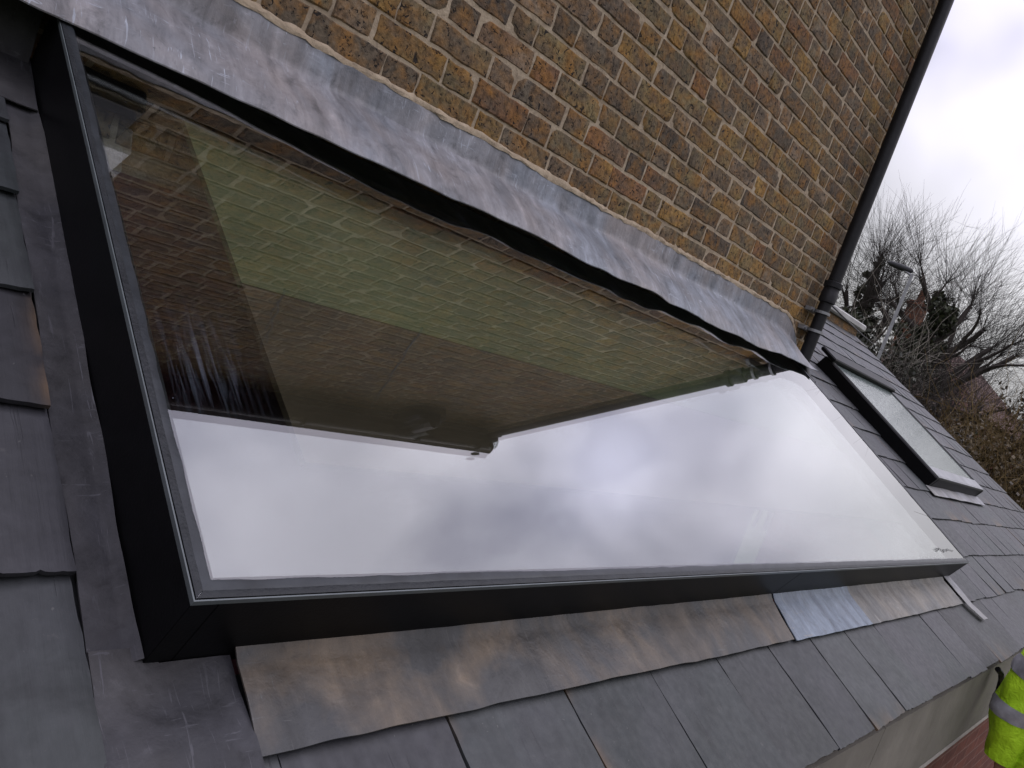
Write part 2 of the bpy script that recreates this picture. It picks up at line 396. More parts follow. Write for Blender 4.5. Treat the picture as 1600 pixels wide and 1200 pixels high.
# ------------------------------------------------------------------ brick house
WX0, WX1 = -1.2, 4.185                      # length of the gable wall that faces the roof
ZC = CAM.z + 0.4845                         # a bed joint line
CH = 0.0761
SOFF = CAM.z + 2.56
house = thing('brick_house', 'tall yellow brown stock brick house wall rising above the long skylight', 'house', (WX1, 0, 0))
PAL = np.array([(.135, .105, .058), (.165, .125, .062), (.20, .135, .05), (.24, .145, .045), (.105, .082, .055), (.075, .062, .048), (.17, .085, .04), (.185, .135, .09), (.15, .118, .08), (.13, .10, .06), (.16, .12, .055)])
def brick(mb, x0, x1, z0, z1, rng):
    nx = 10 if x1 - x0 > .15 else 7; nz_ = 6
    ez = .0035; u = np.concatenate([[0, ez / (x1 - x0)], np.linspace(0, 1, nx - 2)[1:-1], [1 - ez / (x1 - x0), 1]]); v = np.array([0, ez / (z1 - z0), .35, .65, 1 - ez / (z1 - z0), 1])
    U, Vv = np.meshgrid(u, v, indexing='ij')
    wd, hg = x1 - x0, z1 - z0
    sd = rng.uniform(0, 1000)
    X = x0 + U * wd; Z = z0 + Vv * hg
    edge = np.minimum(np.minimum(U, 1 - U) * wd, np.minimum(Vv, 1 - Vv) * hg)
    bx = (np.abs(U - .5) > .48); bz = (np.abs(Vv - .5) > .43)
    X += np.where(bx, vnoise(Z * 45 + sd, 1) * .0028, 0); Z += np.where(bz, vnoise(X * 30 + sd, 2) * .0024, 0)
    X += rng.normal(0, .0012); 
    Y = np.clip(rng.normal(0, .0014), -.003, .0012) + .004 * np.exp(-edge / .0016) + vnoise2(X * 28 + sd, Z * 28, 3) * .0011 + (U - .5) * rng.normal(0, .0012)
    # a few chipped corners
    if rng.random() < .35:
        cu, cv = rng.integers(0, 2), rng.integers(0, 2); dd = np.hypot((U - cu) * wd, (Vv - cv) * hg); Y += .009 * np.clip(1 - dd / .03, 0, 1)
    P = np.stack([X, Y, Z], -1).reshape(-1, 3)
    B = P.copy(); B[:, 1] = .02
    F = [(i * nz_ + j, (i + 1) * nz_ + j, (i + 1) * nz_ + j + 1, i * nz_ + j + 1) for i in range(nx - 1) for j in range(nz_ - 1)]
    N = nx * nz_
    for i in range(nx - 1):
        F.append((i * nz_, N + i * nz_, N + (i + 1) * nz_, (i + 1) * nz_))
        a, b = i * nz_ + nz_ - 1, (i + 1) * nz_ + nz_ - 1; F.append((a, b, N + b, N + a))
    for j in range(nz_ - 1):
        F.append((j, j + 1, N + j + 1, N + j)); a, b = (nx - 1) * nz_ + j, (nx - 1) * nz_ + j + 1; F.append((b, a, N + a, N + b))
    base = PAL[rng.integers(len(PAL))] * rng.uniform(.72, 1.2); o2 = PAL[rng.integers(len(PAL))]
    k = np.clip(vnoise2(X * 9 + sd, Z * 12, 5) * .9, 0, 1).reshape(-1, 1)
    Cc = base * (1 - k) + o2 * k
    mb.add(np.concatenate([P, B]), F, np.concatenate([Cc, Cc]))
rng = np.random.default_rng(11)
bm = MB()
z = ZC - CH * 6; row = 0
while z < SOFF:
    x = WX1 - .002 + rng.normal(0, .003); hd = row % 2 == 0; first = True
    while x > WX0:
        L = (.105 if hd else .219) + rng.normal(0, .006)
        if first and not hd: L = .216
        x1 = x; x0 = x - L
        brick(bm, x0, x1, z + .0046 + rng.normal(0, .0010), z + CH - .0046 + rng.normal(0, .0010), rng)
        x = x0 - .0092 + rng.normal(0, .0015); hd = not hd
        if row % 2 == 0 and first:                                     # queen closer beside the quoin header
            L = .052; brick(bm, x - L, x, z + .006, z + CH - .006, rng); x -= L + .011; hd = False
        first = False
    z += CH; row += 1
part('brick_wall', bm.geo(), M['brick'], house, smooth=True)
# mortar bed: slightly ragged weathered joints
nx, nz_ = 420, 240
xs = np.linspace(WX0, WX1 - .004, nx); zs = np.linspace(CAM.z - .3, SOFF, nz_)
Xg, Zg = np.meshgrid(xs, zs, indexing='ij')
Yg = .0038 + vnoise2(Xg * 40, Zg * 60, 9) * .0012 + vnoise2(Xg * 7, Zg * 7, 4) * .0005
mo = MB(); mo.sheet(np.stack([Xg, Yg, Zg], -1), .03, (0, -1, 0))
part('mortar_joints', mo.geo(), M['mortar'], house, smooth=True)
cb = MB(); cb.box((WX0, .06, 0), (WX1 - .006, 5.6, SOFF + .10)); part('masonry_core', cb.geo(), M['mortar'], house)
# eaves over the wall: soffit, fascia, roof slope
ev = MB(); ev.sheet([[(WX0, -.055, SOFF - .05), (WX0, .02, SOFF)], [(WX1 - .1, -.055, SOFF - .05), (WX1 - .1, .02, SOFF)]], .02, (0, .7, -.7)); part('soffit', ev.geo(), M['soffit'], house)
ev = MB(); ev.box((WX0, -.074, SOFF - .12), (WX1 - .1, -.055, SOFF + .02)); part('fascia_board', ev.geo(), M['soffit'], house)
ev = MB(); ev.sheet([[(WX0, -.17, SOFF + .02), (WX0, 2.8, SOFF + 2.2)], [(WX1 - .08, -.17, SOFF + .02), (WX1 - .08, 2.8, SOFF + 2.2)]], .04, (0, -.57, .82))
part('upper_roof', (ev.geo()[0], ev.geo()[1], np.tile((.075, .075, .08), (ev.n, 1))), M['slate'], house)
gu = MB(); n = 12
ang = np.linspace(0, math.pi, n)
gy, gz = -.118, CAM.z + 2.47
for r_, rev in ((.056, 0), (.052, 1)): pass
Pg = np.array([[(x_, gy + .056 * math.cos(a_), gz - .056 * math.sin(a_)) for a_ in ang] for x_ in np.linspace(WX0, 4.0, 9)])
gu.sheet(Pg, .004, (0, 0, -1))
gu.tube([(3.996, gy, gz - .02), (4.004, gy, gz - .02)], .05, 16)
gut = part('gutter', gu.geo(), M['black_pipe'], house, smooth=True)
for xb in (.7, 1.55, 2.45, 3.3, 3.85):
    b = MB(); b.tube([(xb, -.074, gz + .02), (xb, -.13, gz - .062), (xb, -.18, gz - .02), (xb, -.18, gz + .01)], .008, 6); part('gutter_bracket', b.geo(), M['black_pipe'], house)
sc = MB(); aa = np.linspace(0, 4.4 * math.pi / 2 * 1.4, 26)
sc.tube([(3.93 + .036 * (1 - i / 34) * math.cos(a_), -.19, gz + .085 + .036 * (1 - i / 34) * math.sin(a_)) for i, a_ in enumerate(aa)], .006, 6)
part('scroll_hook', sc.geo(), M['black_pipe'], house)
# thin cables clipped up the wall and a vent near the eaves, seen mirrored in the glass
for (xa, za, xb, zb) in ((1.52, 1.23, 1.80, 1.80), (2.20, 1.22, 2.85, 2.32)):
    b = MB(); tt = np.linspace(0, 1, 14); b.tube(np.stack([xa + (xb - xa) * tt + .006 * np.sin(tt * 21), np.full(14, -.008), CAM.z + za + (zb - za) * tt], -1), .0045, 6); part('wall_cable', b.geo(), M['soffit'], house)
b = MB(); b.bbox((3.12, -.09, CAM.z + 2.24), (3.36, .01, CAM.z + 2.46), .02); b.tube([(3.24, -.10, CAM.z + 2.24), (3.24, -.10, CAM.z + 2.46)], .05, 10)
part('eaves_vent', b.geo(), M['black_pipe'], house, smooth=False)
wv = MB(); wv.bbox((.36, -.05, CAM.z + .46), (.66, .01, CAM.z + .62), .008); o = part('flue_grille', wv.geo(), M['soffit'], house)
wv = MB(); wv.bbox((.34, -.065, CAM.z + .623), (.70, .01, CAM.z + .76), .006); part('flue_hood', wv.geo(), M['white'], house)

# ------------------------------------------------------------------ downpipe at the corner
PX, PY, PR = 3.955, -.066, .034
pipe = thing('downpipe', 'black cast iron rainwater downpipe running down the corner of the brick wall', 'drainpipe', (PX, PY, CAM.z + .1))
b = MB(); zt = gz - .05
b.tube([(PX, PY, CAM.z + .22), (PX, PY, CAM.z + .66)], PR - .002, 20); b.tube([(PX, PY, CAM.z + .64), (PX, PY, CAM.z + 1.4), (PX, PY, zt + .03)], PR, 20)
part('pipe', b.geo(), M['black_pipe'], pipe, smooth=True)
b = MB(); b.tube([(PX, PY, CAM.z + .545), (PX, PY, CAM.z + .55), (PX, PY, CAM.z + .60), (PX, PY, CAM.z + .605), (PX, PY, CAM.z + .625), (PX, PY, CAM.z + .63), (PX, PY, CAM.z + .655), (PX, PY, CAM.z + .66)],
               [PR, PR + .009, PR + .009, PR + .006, PR + .006, PR + .013, PR + .013, PR], 20); part('socket_collar', b.geo(), M['black_pipe'], pipe, smooth=True)
for zb in (.385, .485):
    b = MB(); b.tube([(PX, PY, CAM.z + zb), (PX, PY, CAM.z + zb + .014)], PR + .006, 20); b.box((PX - .075, -.035, CAM.z + zb - .003), (PX + .075, -.004, CAM.z + zb + .017)); b.tube([(PX - .06, -.045, CAM.z + zb + .007), (PX - .06, -.03, CAM.z + zb + .007)], .009, 8)
    part('pipe_bracket', b.geo(), M['galv'], pipe, label='grey metal strap round the pipe')
b = MB(); b.tube([(PX, PY, CAM.z + .23), (PX, PY - .006, CAM.z + .19), (PX, PY - .03, CAM.z + .15), (PX, PY - .075, CAM.z + .115)], [PR, PR + .003, PR + .005, PR + .008], 20, caps=False)
b.tube([(PX, PY - .074, CAM.z + .116), (PX, PY - .03, CAM.z + .15)], [PR + .003, PR - .002], 20, caps=False)
part('outlet_shoe', b.geo(), M['black_pipe'], pipe, smooth=True)
cab = MB(); tt = np.linspace(0, 1, 24)
cab.tube(np.stack([4.19 + 24 * tt, .05 + 7.2 * tt, CAM.z + .60 + 2.2 * tt - .5 * tt * (1 - tt)], -1), .006, 5)
solo('telephone_cable', cab.geo(), M['black_pipe'], 'thin black overhead cable leaving the house corner behind the downpipe', 'cable')

# ------------------------------------------------------------------ lean-to extension with slate roof
ext = thing('slate_extension', 'single storey lean-to extension roofed in dark grey slates below the brick wall', 'extension', (3.8, .02, 0), F_ROOF)
VERGE = 8.42
ROWS = [.021, .262, .488, .722, .928, 1.147, 1.358, 1.565, 1.775, 1.985, 2.195, 2.405, 2.615, 2.825, 3.035, 3.25]
GX0, GX1, GS0, GS1 = .389, 3.81, .382, 1.60        # big rooflight footprint
VX0, VX1, VS0, VS1 = 5.10, 6.42, .97, 1.99         # small rooflight footprint
W_S = 0.2543
SPAL = np.array([(.072, .078, .083), (.064, .070, .075), (.080, .081, .089), (.072, .081, .081), (.063, .064, .070), (.084, .088, .092), (.066, .077, .078)])
rs = np.random.default_rng(5)
sm = MB()
def slate(mb, x0, x1, s0, s1, rg, fine):
    nu, nv = (18, 12) if fine else (8, 5)
    u = np.linspace(0, 1, nu); v = np.linspace(0, 1, nv) ** .8
    U, Vv = np.meshgrid(u, v, indexing='ij'); sd = rg.uniform(0, 500)
    X = x0 + U * (x1 - x0); Sx = s0 + Vv * (s1 - s0)
    # dressed lower edge, a bit ragged
    Sx += np.where(Vv < .001, np.abs(vnoise(X * 60 + sd, 1)) * .0012 + np.clip(vnoise(X * 180 + sd, 4), 0, 1) * .003, 0) + (U - .5) * rg.normal(0, .004)
    X += np.where((U < .001) | (U > .999), vnoise(Sx * 60 + sd, 2) * .0014, 0) + (Vv - .5) * rg.normal(0, .002)
    lift = .0085 + abs(rg.normal(0, .0014)) + (.005 if x1 < .4 else 0)
    Zz = lift * (1 - Vv) + .001 + vnoise2(X * 9 + sd, Sx * 9, 3) * .0012 + (U - .5) * rg.normal(0, .003) * (1 - Vv)
    ed = np.minimum(Vv * (s1 - s0), np.minimum(U, 1 - U) * (x1 - x0)); Zz -= .0008 * np.exp(-ed / .0015)
    c = SPAL[rg.integers(len(SPAL))] * rg.uniform(.66, 1.22) * .40
    rust = (np.exp(-(Sx - s0) / .012) * (rg.random() < .14) + np.exp(-np.abs(U - (rg.random() > .5)) * (x1 - x0) / .008) * (rg.random() < .14)) * np.clip(vnoise2(X * 25 + sd, Sx * 25, 8) + .4, 0, 1)
    c = (c + np.clip(rust, 0, 1)[..., None] * (np.array([.085, .055, .03]) - c)).reshape(-1, 3); c = np.concatenate([c, c])
    mb.sheet(np.stack([X, Sx, Zz], -1), .0065, (0, 0, 1), c)
for r in range(len(ROWS) - 1):
    s0, s1 = ROWS[r], ROWS[r + 1] + .035
    off = 0.7666 + (0 if r % 2 == 0 else W_S / 2)
    k = math.floor((-1.0 - off) / W_S)
    while off + k * W_S < VERGE:
        x0, x1 = off + k * W_S + .0020, off + (k + 1) * W_S - .0020; k += 1
        x0 += rs.normal(0, .0012); x1 += rs.normal(0, .0012)
        sc_ = (s0 + s1) / 2
        pieces = [(x0, min(x1, VERGE))]
        y_w = -1.77 + H0 * sp + sc_ * cp
        if s1 > GS0 - .02 and s0 < GS1 + .3 and s0 > .2:          # round the big rooflight: stop at .333, start at its right edge
            pieces = [(a, min(b_, .334)) for a, b_ in pieces if a < .334] + [(max(a, 3.80), b_) for a, b_ in pieces if b_ > 3.83]
        if s0 > 1.45: pieces = [(max(a, 4.20), b_) for a, b_ in pieces if b_ > 4.22]
        if s1 > VS0 + .03 and s0 < VS1 - .03:
            pieces = [(a, min(b_, VX0 + .01)) for a, b_ in pieces if a < VX0 - .01] + [(max(a, VX1 - .01), b_) for a, b_ in pieces if b_ > VX1 + .01]
        for a, b_ in pieces:
            if b_ - a < .015: continue
            slate(sm, a, b_, s0 + rs.normal(0, .0022), s1, rs, (a < 2.4 and s0 < 1.0) or (b_ < .4))
part('slates', sm.geo(), M['slate'], ext, smooth=True)
# boarding under the slates (with the two openings left free)
ul = MB(); zt_ = -.012
for a, b_ in (((-1.2, .03), (.36, 1.58)), ((.36, .03), (3.83, .365)), ((3.83, .03), (5.13, 1.58)), ((4.2, 1.58), (5.13, 3.25)), ((5.13, .03), (6.39, 1.0)), ((5.13, 1.96), (6.39, 3.25)), ((6.39, .03), (8.38, 3.25))):
    ul.box((a[0], a[1], zt_ - .11), (b_[0], b_[1], zt_))
part('roof_boarding', ul.geo(), M['soffit'], ext)
def inroof(P):   # world -> roof frame
    A = np.array(F_ROOF.inverted()); P = np.asarray(P, float); return P @ A[:3, :3].T + A[:3, 3]
def wbox(mb, a, b_, c=(1, 1, 1)):
    q = MB(); q.box(a, b_); mb.add(inroof(q.V[0]), q.F, c)
FY = CAM.y + .405
for a, b_ in ((-1.2, 2.25), (2.254, 4.30), (4.304, 6.5), (6.504, 8.4)):
    f_ = MB(); wbox(f_, (a, FY, CAM.z - .985), (b_, FY + .022, CAM.z - .70)); part('fascia_board', f_.geo(), M['board'], ext)
f_ = MB(); wbox(f_, (-1.2, FY - .008, CAM.z - .99), (8.4, FY + .02, CAM.z - .9855)); part('fascia_drip', f_.geo(), M['fascia_light'], ext)
f_ = MB(); wbox(f_, (-1.2, FY + .03, 0), (8.35, FY + .25, CAM.z - .76)); 
t = NT('red_brick'); c = t.coord((1, 1, 1), (PITCH, 0, 0)); bt = t.n('ShaderNodeTexBrick')
mpn = t.n('ShaderNodeMapping'); t.l(c, mpn.inputs[0]); mpn.inputs['Rotation'].default_value = (math.pi / 2, 0, 0); t.l(mpn.outputs[0], bt.inputs['Vector'])
bt.inputs['Scale'].default_value = 1; bt.inputs['Brick Width'].default_value = .225; bt.inputs['Row Height'].default_value = .075; bt.inputs['Mortar Size'].default_value = .005
bt.inputs['Color1'].default_value = (.13, .042, .026, 1); bt.inputs['Color2'].default_value = (.095, .032, .022, 1); bt.inputs['Mortar'].default_value = (.15, .085, .065, 1)
t.pbr(t.mix(1., bt.outputs[0], t.ramp(t.noise(c, 20, 5), [(.3, .7), (.7, 1.2)]), 'MULTIPLY'), .85, 0, .2, t.bump(t.noise(c, 60, 4), .3, .005)); M['redbrick'] = t.m
zs_ = lambda y_: ROOF_O.z + (y_ - ROOF_O.y) * math.tan(PITCH) - .16
ya, yb = FY + .25, 1.40
q = [(x_, y_, z_) for x_ in (8.1, 8.35) for (y_, z_) in ((ya, 0), (yb, 0), (yb, zs_(yb)), (ya, zs_(ya)))]
f_.add(inroof(q), [(3, 2, 1, 0), (4, 5, 6, 7), (0, 1, 5, 4), (1, 2, 6, 5), (2, 3, 7, 6), (3, 0, 4, 7)])
part('brick_wall', f_.geo(), M['redbrick'], ext)
# parapet at the top of the roof beyond the corner
pp = MB(); wbox(pp, (4.15, 1.40, CAM.z + .55), (8.36, 1.66, CAM.z + .965), (.17, .12, .07)); part('parapet_wall', pp.geo(), M['brick'], ext, label='short brown brick parapet closing the top of the roof')
pp = MB()
q = MB(); q.bbox((4.12, 1.36, CAM.z + .97), (8.46, 1.70, CAM.z + 1.04), .015); pp.add(inroof(q.V[0]), q.F); part('coping', pp.geo(), M['stone'], ext)
vg = MB(); vg.box((VERGE - .03, .03, -.10), (VERGE - .005, 3.2, -.005)); part('verge_board', vg.geo(), M['fascia_light'], ext)
# gutter-hook on the eave by the worker
hk = MB(); pts = [(3.62, -1.385, CAM.z - .69), (3.65, -1.397, CAM.z - .705), (3.69, -1.403, CAM.z - .74), (3.715, -1.405, CAM.z - .785)]
hk.tube(inroof(pts), .011, 8); part('gutter_hook', hk.geo(), M['black_pipe'], ext)
# inside: lining boards and room seen dimly through the glass
rm = MB()
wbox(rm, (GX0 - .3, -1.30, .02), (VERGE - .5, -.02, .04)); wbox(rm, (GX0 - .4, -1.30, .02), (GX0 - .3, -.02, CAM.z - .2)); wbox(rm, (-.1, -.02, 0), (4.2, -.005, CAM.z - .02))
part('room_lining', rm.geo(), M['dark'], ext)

# ------------------------------------------------------------------ big skylight
sk = thing('skylight', 'long frameless glass skylight on a black upstand mirroring the brick wall and clouds', 'skylight', ((GX0 + GX1) / 2, GS0, 0), F_ROOF)
ZG = .12
GTILT = math.tan(math.radians(.6))                     # the unit sits a touch steeper than the slates
def skp(name, geo, mat, **k):
    V = np.array(geo[0], float); V[:, 2] += np.where(V[:, 2] > .015, (V[:, 1] - GS0) * GTILT, 0)
    return part(name, (V, *geo[1:]), mat, sk, **k)
def ring(mb, x0, x1, s0, s1, e0, z0, z1):
    mb.box((x0, s0, z0), (x1, s0 + e0, z1)); mb.box((x0, s1 - e0, z0), (x1, s1, z1)); mb.box((x0, s0 + e0, z0), (x0 + e0, s1 - e0, z1)); mb.box((x1 - e0, s0 + e0, z0), (x1, s1 - e0, z1))
fr = MB()
fr.bbox((GX0, GS0, -.01), (GX0 + .03, GS1, ZG - .006), .001); fr.bbox((GX1 - .03, GS0, -.01), (GX1, GS1, ZG - .006), .001)
for xa, xb in ((GX0 + .0302, 1.96), (1.9608, GX1 - .0302)): fr.bbox((xa, GS0, -.01), (xb, GS0 + .03, ZG - .006), .001)
fr.bbox((GX0 + .0302, GS1 - .03, -.01), (GX1 - .0302, GS1, ZG - .006), .001)
skp('upstand', fr.geo(), M['black'])
ed = MB(); ring(ed, GX0 - .001, GX1 + .001, GS0 - .001, GS1, .0017, ZG - .006, ZG + .0012); skp('glass_edge', ed.geo(), M['edge'])
def wavy_ring(mb, ins, wid, z, amp, seed):
    x0, x1, s0, s1 = GX0 + ins, GX1 - ins, GS0 + ins, GS1 - ins
    for k, (a, b_, nn) in enumerate((((x0, s0), (x1, s0), 240), ((x1, s0), (x1, s1), 100), ((x1, s1), (x0, s1), 60), ((x0, s1), (x0, s0), 100))):
        tt = np.linspace(0, 1, nn); a = np.array(a); b_ = np.array(b_); c_ = a + (b_ - a) * tt[:, None]; L = np.linalg.norm(b_ - a); nrm_ = np.array([-(b_ - a)[1], (b_ - a)[0]]) / L
        mit = np.clip(np.minimum(tt, 1 - tt) * L / wid, 0, 1)
        o = vnoise(tt * L * 30, seed + k) * amp; P = np.zeros((nn, 3, 3))
        for j, (f, h_) in enumerate(((0, 0), (.5, 1), (1, 0))):
            w_ = f * wid * mit if f else np.zeros(nn)
            # mitre: inner edge is shortened at the corners
            tin = np.clip(tt, f * wid / L, 1 - f * wid / L); cc = a + (b_ - a) * tin[:, None] + nrm_ * (f * wid + o * (1 if f else 0))[:, None]
            P[:, j, :2] = cc; P[:, j, 2] = z + .0007 * h_ + vnoise(tt * L * 45, seed + 9) * .0003
        mb.sheet(P, .0012, (0, 0, 1))
sl_ = MB(); wavy_ring(sl_, .0018, .0085, ZG + .0020, .0006, 3); skp('outer_seal', sl_.geo(), M['frit'], smooth=True)
sl_ = MB(); wavy_ring(sl_, .0102, .0112, ZG + .0016, .0012, 13); skp('inner_seal', sl_.geo(), M['trim'], smooth=True)
def pane(e_, z):
    q = MB(); q.add([(GX0 + e_, GS0 + e_, z), (GX1 - e_, GS0 + e_, z), (GX1 - e_, GS1 - e_, z), (GX0 + e_, GS1 - e_, z)], [(0, 1, 2, 3)]); return q.geo()
skp('glass_pane', pane(.002, ZG), M['glass'])
skp('inner_glass_pane', pane(.0305, ZG - .028), M['glass'])
th_ = MB(); tt = np.linspace(0, 1, 15); th_.tube(np.stack([3.40 + .29 * tt, .448 - .012 * tt + np.array([0, -1, .6, -.3, .8, .1, -.9, .5, .2, -.2, .9, .6, .4, .3, .2]) * .011, np.full(15, ZG + .0022)], -1), 0.0008, 5); skp('sealant_thread', th_.geo(), M['frit'])
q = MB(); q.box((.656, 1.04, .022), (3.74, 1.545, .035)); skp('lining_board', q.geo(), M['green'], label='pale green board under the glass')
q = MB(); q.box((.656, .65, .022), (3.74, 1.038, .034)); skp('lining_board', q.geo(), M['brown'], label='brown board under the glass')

# ------------------------------------------------------------------ lead flashings
def lead_roof(name, x0, x1, s0, s1, z, mat, label, nx=60, ns=14, wav=.003, th=.0025, edge=.0, shape=None, lift=0.0, seed=1, fold=True, zfun=None):
    X, Q = np.meshgrid(np.linspace(0, 1, nx), np.linspace(0, 1, ns), indexing='ij')
    xx = x0 + X * (x1 - x0); ss = s0 + Q * (s1 - s0)
    ss = ss + (1 - Q) * (vnoise(xx * 4, seed) * .0022 + vnoise(xx * 21, seed + 3) * .0010) * (1 + edge)
    xx = xx + (1 - X) * vnoise(ss * 9, seed + 5) * .003 + X * vnoise(ss * 9, seed + 6) * .003
    if shape: xx, ss = shape(xx, ss, X, Q)
    zz = z + vnoise2(xx * 6, ss * 9, seed) * wav * .5 + vnoise2(xx * 22, ss * 22, seed + 1) * wav * .4 + vnoise2(xx * 55, ss * 40, seed + 2) * wav * .15 + lift * (1 - Q) ** 2
    zz = zz + (np.where(Q > .85, (Q - .85) / .15 * .006, 0) if fold else 0)
    if zfun: zz = zz + zfun(xx, ss)
    mb = MB(); mb.sheet(np.stack([xx, ss, zz], -1), th, (0, 0, 1))
    return solo(name, mb.geo(), mat, label, 'lead flashing', F_ROOF, smooth=True, group='lead flashings round the long skylight')
def sh_side(xx, ss, X, Q): return xx, ss
lead_roof('lead_flashing', .337, .3875, .385, 1.62, .003, M['lead_side'], 'narrow dark lead strip running up the left side of the long skylight', nx=14, ns=90, seed=2, fold=False, zfun=lambda xx, ss: np.clip((xx - .375) / .0125, 0, 1) * .008)
lead_roof('lead_flashing', .337, .492, .0, .40, .0055, M['lead_side'], 'dark grey lead sheet folded round the bottom left corner of the long skylight', nx=26, ns=44, wav=.0035, seed=3, fold=False, shape=lambda xx, ss, X, Q: (np.minimum(xx, .486) - (1 - X) * (1 - Q) * .022, np.where(xx < .40, ss, ss - .019 * Q)),
          zfun=lambda xx, ss: np.clip((.34 - ss) / .06, 0, 1) * .010)
lead_roof('lead_flashing', .484, 1.915, .262, .384, .0135, M['lead_apron'], 'long brown stained lead apron along the front of the long skylight', nx=160, seed=4, lift=.0, shape=lambda xx, ss, X, Q: (xx + X * Q * .035, ss))
lead_roof('lead_flashing', 1.925, 3.70, .258, .384, .014, M['lead_apron_blue'], 'lead apron with a pale blue patch along the right front of the long skylight', nx=180, seed=6, lift=.0, shape=lambda xx, ss, X, Q: (xx + (1 - X) * Q * .035, ss))
lead_roof('lead_flashing', 3.715, 3.80, .175, .46, .022, M['lead_small'], 'thin lead tail lying on the slates below the right corner of the long skylight', nx=8, ns=36, seed=7, wav=.002,
          shape=lambda xx, ss, X, Q: (xx + np.clip(.25 - Q, 0, 1) * .22, ss))
lead_roof('lead_flashing', -.7, .386, 1.42, 1.80, .012, M['lead_side'], 'added dark sheet standing in for the shade under the wall flashing at the top left corner', nx=40, ns=24, seed=12, fold=False, zfun=lambda xx, ss: np.clip(ss - 1.585, 0, 1) / sp * cp)  # added sheet, no real flashing: its dark colour stands in for shade here
# flashing dressed down the wall over the head of the skylight
FX0, FX1 = -.6, 3.99
nx = 300
prof = [(-.004, .415), (-.006, .40), (-.008, .372), (-.010, .350), (-.012, .338), (-.017, .331), (-.045, .311), (-.08, .286), (-.115, .258), (-.145, .233), (-.163, .214), (-.175, .198)]
xs = np.linspace(FX0, FX1, nx); P = np.zeros((nx, len(prof), 3))
for j, (y_, z_) in enumerate(prof):
    q_ = j / (len(prof) - 1)
    endk = np.clip((xs - 3.70) / .29, 0, 1)
    zz = CAM.z + z_ + (vnoise(xs * 6, 1) * .006 + vnoise(xs * 19, 2) * .003) * (.6 if j < 2 else .2) + q_ ** 2 * ((.014 * np.exp(-((xs - 1.5) / .75) ** 2) - .005) + vnoise(xs * 3.1, 5) * .008 + vnoise(xs * 9, 6) * .005 * np.clip(xs - .5, 0, 1))
    yy = y_ - q_ ** 2 * (vnoise(xs * 4.0, 7) * .010 + vnoise(xs * 11, 8) * .006) * np.clip(xs * .8, .15, 1)
    kl = np.clip((1.15 - xs) / .6, 0, 1); yy = yy + q_ ** 2 * .040 * kl; zz = zz + q_ ** 2 * .003 * kl + vnoise2(xs * 14, np.full(nx, j * 1.3), 3) * .0022
    zz = zz - endk ** 2 * (.155 * (1 - q_)) + endk * q_ * .006
    P[:, j] = np.stack([xs + (1 - q_) * 0 - endk * q_ * .06, yy, zz], -1)
fl = MB(); fl.sheet(P[:, ::-1], .003, (0, -.5, .86))
solo('lead_flashing', fl.geo(), M['lead_wall'], 'long pale blue grey lead flashing along the foot of the brick wall above the skylight', 'lead flashing', smooth=True, group='lead flashings round the long skylight')
# mortar pointing above the lead
pt = MB(); xs = np.linspace(WX0, 3.9, 260); Pp = np.zeros((260, 4, 3))
endk = np.clip((xs - 3.70) / .29, 0, 1) ** 2 * .155
for j, (y_, z_) in enumerate([(-.007, .408), (-.008, .416), (-.004, .424), (.006, .430)]):
    Pp[:, j] = np.stack([xs, y_ + vnoise(xs * 30 + j, 3) * .003, CAM.z + z_ + vnoise(xs * 6, 1) * .0036 + vnoise(xs * 34 + j * 3, 4) * .0045 - endk], -1)
pt.sheet(Pp, .01, (0, -1, 0)); part('mortar_fillet', pt.geo(), M['mortar'], house, smooth=True)

# ------------------------------------------------------------------ small skylight beyond
s2 = thing('roof_window', 'small black framed roof window set in the slates beyond the downpipe', 'roof window', ((VX0 + VX1) / 2, VS0, 0), F_ROOF)
ZV = .085
b = MB(); b.bbox((VX0, VS0, -.01), (VX0 + .05, VS1, ZV), .006); b.bbox((VX1 - .05, VS0, -.01), (VX1, VS1, ZV), .006)
b.bbox((VX0 + .0505, VS0, -.01), (VX1 - .0505, VS0 + .07, ZV), .006); b.bbox((VX0 + .0505, VS1 - .07, -.01), (VX1 - .0505, VS1, ZV), .006)
part('frame', b.geo(), M['black'], s2)
b = MB(); ring(b, VX0 + .015, VX1 - .015, VS0 + .015, VS1 - .015, .004, ZV - .004, ZV + .008); b.box((VX0 + .02, VS0 + .004, ZV + .001), (VX1 - .02, VS0 + .09, ZV + .007)); part('glazing_trim', b.geo(), M['galv'], s2)
b = MB(); b.bbox((VX0 - .01, VS1 - .07, ZV + .004), (VX1 + .02, VS1 + .06, ZV + .034), .008); part('top_hood', b.geo(), M['black'], s2)
t = NT('wet_glass'); c = t.coord(); dr = t.ramp(t.voro(c, 55), [(.0, 1.), (.35, 0.)])
gl = t.n('ShaderNodeBsdfPrincipled'); t.setin(gl.inputs['Base Color'], (.12, .145, .135)); t.setin(gl.inputs['Roughness'], .10); t.setin(gl.inputs['Specular IOR Level'], .42)
t.l(t.bump(t.math('ADD', dr, t.noise(c, 30, 4)), .22, .004), gl.inputs['Normal']); t.l(gl.outputs[0], t.out.inputs[0])
b = MB(); b.box((VX0 + .06, VS0 + .05, ZV - .01), (VX1 - .06, VS1 - .05, ZV + .0005)); part('glass_pane', b.geo(), t.m, s2)
b = MB(); b.sheet([[(x_, s_, .02 + .02 * max(0, (s_ - VS0 + .03) / .03) * 0 + vnoise(x_ * 7) * .003) for s_ in (VS0 - .075, VS0 - .04, VS0)] for x_ in np.linspace(VX0 - .05, VX1 + .06, 24)], .003, (0, 0, 1))
part('lead_apron', b.geo(), M['lead_small'], s2, smooth=True)

